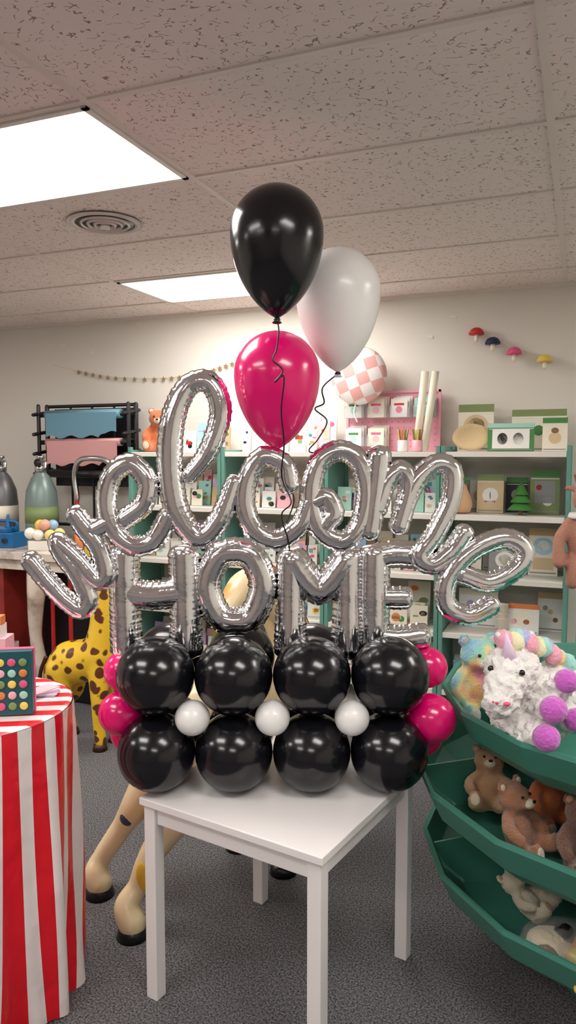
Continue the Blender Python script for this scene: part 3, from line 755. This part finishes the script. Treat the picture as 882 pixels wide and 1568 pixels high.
# ------------------------------------------------------------------ plush toys
def plush_bear(name, loc, rotz, s, fur, muzzle, tilt=0.0, roll=0.0):
    e = empty(name, loc, rotz); e.scale = (s, s, s); e.rotation_euler = (tilt, roll, rotz)
    b = MB()
    b.ell((0, 0, .30), (.21, .18, .27), fur); b.ell((0, -.04, .70), (.22, .19, .19), fur); b.ell((0, -.2, .65), (.1, .09, .08), fur)
    for q in (-1, 1):
        b.ell((q*.17, 0, .87), (.08, .04, .08), fur)
        b.tube([(q*.15, 0, .48), (q*.27, -.08, .38), (q*.27, -.2, .28)], [.09, .085, .085], fur, seg=12)
        b.tube([(q*.1, -.03, .12), (q*.19, -.2, .10), (q*.22, -.34, .11)], [.12, .11, .1], fur, seg=12)
        b.ell((q*.22, -.38, .14), (.1, .06, .12), fur)
    b.build('body', parent=e, remesh=.03, smooth=3, disp=.04, dscale=.06)
    b = MB()
    b.ell((0, -.25, .65), (.085, .07, .06), muzzle); b.ell((0, -.325, .68), (.03, .02, .02), M_brown)
    for q in (-1, 1):
        b.ell((q*.08, -.225, .745), .02, M_brown); b.ell((q*.17, -.03, .87), (.045, .022, .045), muzzle); b.ell((q*.22, -.435, .14), (.065, .02, .08), muzzle)
    b.build('face', parent=e)
    return e
F_br = mat('fur_brown', S(170, 108, 68), .95, sheen=.5, bump=1, bscale=60)
F_tan = mat('fur_tan', S(212, 160, 108), .95, sheen=.5, bump=1, bscale=60)
F_dk = mat('fur_dark', S(122, 74, 48), .95, sheen=.5, bump=1, bscale=60)
F_cr = mat('fur_cream', S(236, 220, 190), .95, sheen=.5, bump=1, bscale=60)
F_or = mat('fur_orange', S(206, 110, 60), .95, sheen=.4, bump=.6, bscale=80)
F_wh = mat('fur_white', S(240, 236, 232), .95, sheen=.5, bump=1.0, bscale=70)
F_rain = mat('fur_rainbow', S(244, 170, 190), .95, sheen=.5, bump=1, bscale=60)
def rainbow(m, sc):
    nt = m.node_tree; bs = nt.nodes['Principled BSDF']
    tc = N(nt, 'ShaderNodeTexCoord'); no = N(nt, 'ShaderNodeTexNoise'); no.inputs['Scale'].default_value = sc; no.inputs['Detail'].default_value = 1
    nt.links.new(tc.outputs['Object'], no.inputs['Vector']); r = N(nt, 'ShaderNodeValToRGB')
    el = r.color_ramp.elements; el[0].position = .3; el[0].color = (*S(240, 150, 180), 1); el[1].position = .7; el[1].color = (*S(180, 160, 230), 1)
    for p, c in ((.4, S(250, 200, 120)), (.48, S(245, 232, 170)), (.54, S(160, 226, 200)), (.62, S(140, 200, 236))):
        x = el.new(p); x.color = (*c, 1)
    nt.links.new(no.outputs['Fac'], r.inputs['Fac']); nt.links.new(r.outputs['Color'], bs.inputs['Base Color'])
rainbow(F_rain, 2.5)

plush_bear('monkey_plush', (-2.86, 4.66, 1.767), YAW, .34, F_or, F_cr)

# hanging felt doll at shelf end
e = empty('felt_reindeer_doll', (.02, 4.18, 1.04), .1)
b = MB(); Mdoll = mat('felt_tan', S(184, 132, 114), .95, bump=.5, bscale=120)
b.ell((0, 0, .27), (.085, .06, .14), Mdoll); b.ell((.01, -.02, .47), (.07, .06, .075), Mdoll); b.ell((.01, -.07, .45), (.045, .05, .035), Mdoll)
for q in (-1, 1):
    b.tube([(q*.06, 0, .35), (q*.12, -.03, .26), (q*.12, -.05, .14)], [.035, .03, .035], Mdoll, seg=12)
    b.tube([(q*.045, 0, .16), (q*.05, -.03, .08), (q*.05, -.03, .03)], [.045, .035, .035], Mdoll, seg=12); b.ell((q*.07, .0, .53), (.03, .012, .02), Mdoll)
b.build('body', parent=e, remesh=.01, smooth=3)
b = MB()
b.lathe([(.075, 0), (.08, .01), (.072, .03)], P('white'), c=(0, 0, .37), seg=20); b.ell((.01, -.12, .46), .012, P('red'))
for q in (-1, 1): b.ell((.01+q*.03, -.075, .49), .008, M_brown); b.tube([(q*.03, 0, .53), (q*.05, 0, .60)], .006, P('brown'), seg=6)
b.tube([(0, .02, .54), (0, .05, .62)], .003, P('red'), seg=6)
b.lathe([(.012, -1.04), (.012, .62)], M_teal, c=(0, .09, 0), seg=12); b.lathe([(.10, -1.04), (.10, -1.02)], M_teal, c=(0, .09, 0), seg=20)
b.build('details', parent=e)

# ------------------------------------------------------------------ three-tier bin display
TC = W(1.25, 2.42)
def tray(b, R, z0, rim, nseg=16):
    prof = [(.03, z0), (R*.86, z0), (R*.95, z0+(rim-z0)*.4), (R, rim), (R+.014, rim+.004), (R+.016, rim-.01), (R*.965, z0+(rim-z0)*.33), (R*.87, z0-.012), (.03, z0-.012)]
    b.lathe(prof, M_tray, seg=nseg, smooth=False, rot=(0, 0, .2))
b = MB()
b.lathe([(.36, 0), (.36, .025), (.06, .05), (.03, .05), (.03, 1.15), (.001, 1.16)], M_tray, seg=28, smooth=False)
T3, T2, T1 = (.26, .40), (.535, .68), (.80, .935)
tray(b, .76, *T3); tray(b, .80, *T2); tray(b, .70, *T1)
for z0, hgt, R in ((T3[0], .24, .74), (T2[0], .22, .78), (T1[0], .16, .68)):
    for k in range(5):
        a = 2*math.pi*k/5+.55
        # curved leaf-like divider
        poly = [(.03, z0), (R*.85, z0), (R*.95, z0+.06), (R, z0+.135)]+[(R*(1-.1*q), z0+.135+(hgt-.135)*math.sin(q/9*math.pi/2)) for q in range(1, 10)]+[(.03, z0+hgt)]
        b.prism(poly, -.004, .004, M_tray, M=Matrix.Rotation(a, 4, 'Z'))
b.build('tiered_toy_bin', TC, YAW)

# tier 1: rainbow plush + white unicorn
plush_bear('rainbow_unicorn_plush', W(.655, 2.50, .85), YAW+.2, .30, F_rain, F_wh)
LZ = .865
e = empty('white_unicorn_plush', W(.725, 2.17, LZ), YAW+.02)
b = MB()
b.ell((0.02, .02, .12), (.14, .10, .125), F_wh); b.ell((.10, .03, .16), (.08, .08, .10), F_wh)
b.tube([(-.03, .02, .17), (-.06, -.03, .245), (-.10, -.09, .225), (-.125, -.125, .185)], [.085, .082, .056, .048], F_wh, seg=16)
b.tube([(.03, -.03, .16), (.045, -.08, .19), (.055, -.11, .225)], [.05, .04, .036], F_wh, seg=12)
b.tube([(.0, -.04, .10), (.01, -.10, .14), (.012, -.14, .165)], [.05, .042, .038], F_wh, seg=12)
b.tube([(-.06, -.02, .10), (-.03, -.10, .08), (-.015, -.15, .09)], [.05, .045, .038], F_wh, seg=12)
b.tube([(.08, -.02, .10), (.09, -.08, .12), (.085, -.11, .13)], [.05, .042, .036], F_wh, seg=12)
for q in (0, 1): b.ell((-.09+q*.09, -.0-.03*(1-q), .325), (.018, .014, .034), F_wh, rot=(0, -.3+q*.6, 0))
b.build('body', parent=e, remesh=.0075, smooth=2, disp=.034, dscale=.016)
b = MB(); Mpp = mat('pompom_purple', S(206, 96, 200), .95, sheen=.6, bump=1, bscale=90)
for c, r in (((.060, -.135, .245), .034), ((.012, -.170, .175), .038), ((-.012, -.185, .100), .038), ((.088, -.145, .135), .034)):
    b.ell(c, r, Mpp, seg=24)
b.ell((-.150, -.165, .195), (.010, .008, .006), P('hot')); b.ell((-.122, -.178, .195), (.010, .008, .006), P('hot'))
b.ell((-.138, -.075, .265), .009, M_brown); b.ell((-.062, -.120, .265), .009, M_brown)
b.lathe([(.022, 0), (.014, .03), (.002, .085)], mat('horn', S(240, 214, 240), .3), c=(-.085, -.075, .30), rot=(.35, -.25, 0), seg=14)
b.build('details', parent=e)
b = MB(); tuft = [S(244, 170, 190), S(250, 200, 120), S(240, 236, 190), S(164, 224, 214), S(180, 180, 236)]
for q in range(14):
    t = q/13
    b.ell((-.085+.21*t, -.02+.06*t+.015*math.sin(q*2.3), .335-.09*t*t+.006*math.sin(q*5)), (.026, .042, .030), mat('tuft_%d' % (q % 5), tuft[q % 5], .95, sheen=.5, bump=1, bscale=70), seg=16)
b.build('mane', parent=e, disp=.012, dscale=.01)
# tier 2 teddies
plush_bear('teddy_bear_plush', W(.665, 2.34, T2[0]+.035), YAW-.2, .23, F_tan, F_cr, tilt=-.5)
plush_bear('teddy_bear_plush', W(.71, 2.14, T2[0]+.006), YAW+.7, .24, F_br, F_cr, tilt=-.25)
plush_bear('teddy_bear_plush', W(.86, 2.08, T2[0]+.004), YAW+.1, .24, F_dk, F_tan)
plush_bear('teddy_bear_plush', W(1.00, 1.96, T2[0]+.004), YAW+.3, .26, F_tan, F_cr)
plush_bear('teddy_bear_plush', W(.86, 2.34, T2[0]+.004), YAW+.2, .26, F_or, F_cr)
# tier 3
plush_bear('sloth_plush', W(.80, 2.20, T3[0]+.03), YAW+.9, .19, F_cr, F_tan, tilt=-.9)
b = MB(); Mbag = mat('clear_bag', (.92, .92, .9), .12, trans=.6, alpha=.25, bump=.8, bscale=30)
b.ell((0, 0, .06), (.13, .10, .06), Mbag); b.ell((.05, -.05, .06), (.09, .07, .055), Mbag)
eb = empty('bagged_plush', W(.80, 2.03, T3[0]+.01), YAW)
b.build('bag_film', disp=.02, dscale=.03, parent=eb)
b = MB(); b.ell((-.04, 0, .06), (.07, .06, .045), F_cr); b.ell((.06, -.03, .065), (.05, .04, .04), F_tan); b.ell((-.07, -.05, .06), (.035, .03, .03), P('brown')); b.ell((.02, -.06, .06), (.03, .03, .03), P('yel')); b.ell((0, 0, .09), (.03, .03, .03), P('black'))
b.build('plush_filling', disp=.01, dscale=.02, parent=eb)
b = MB()
for k, c in enumerate(('blue', 'yel', 'orange', 'mint')):
    b.tube([(-.12, 0, .02), (-.06, -.02, .08), (.03, -.03, .10), (.11, 0, .03)], .014, P(c), seg=8, M=TR((0, -.02*k, .01*(3-k))))
b.build('rainbow_plush_scarf', W(.90, 1.885, T3[0]+.02), YAW)

# ------------------------------------------------------------------ camera
cd = bpy.data.cameras.new('camera'); cam = bpy.data.objects.new('camera', cd); scn.collection.objects.link(cam)
cd.sensor_fit = 'VERTICAL'; cd.sensor_height = 36; cd.lens = 36*1126/1568
cam.location = (0, 0, 1.75); cam.rotation_euler = (math.radians(90-4.5), 0, YAW)
cd.clip_start = .05
scn.camera = cam
w = bpy.data.worlds.new('world'); scn.world = w; w.use_nodes = True
w.node_tree.nodes['Background'].inputs[0].default_value = (.5, .5, .5, 1); w.node_tree.nodes['Background'].inputs[1].default_value = .2
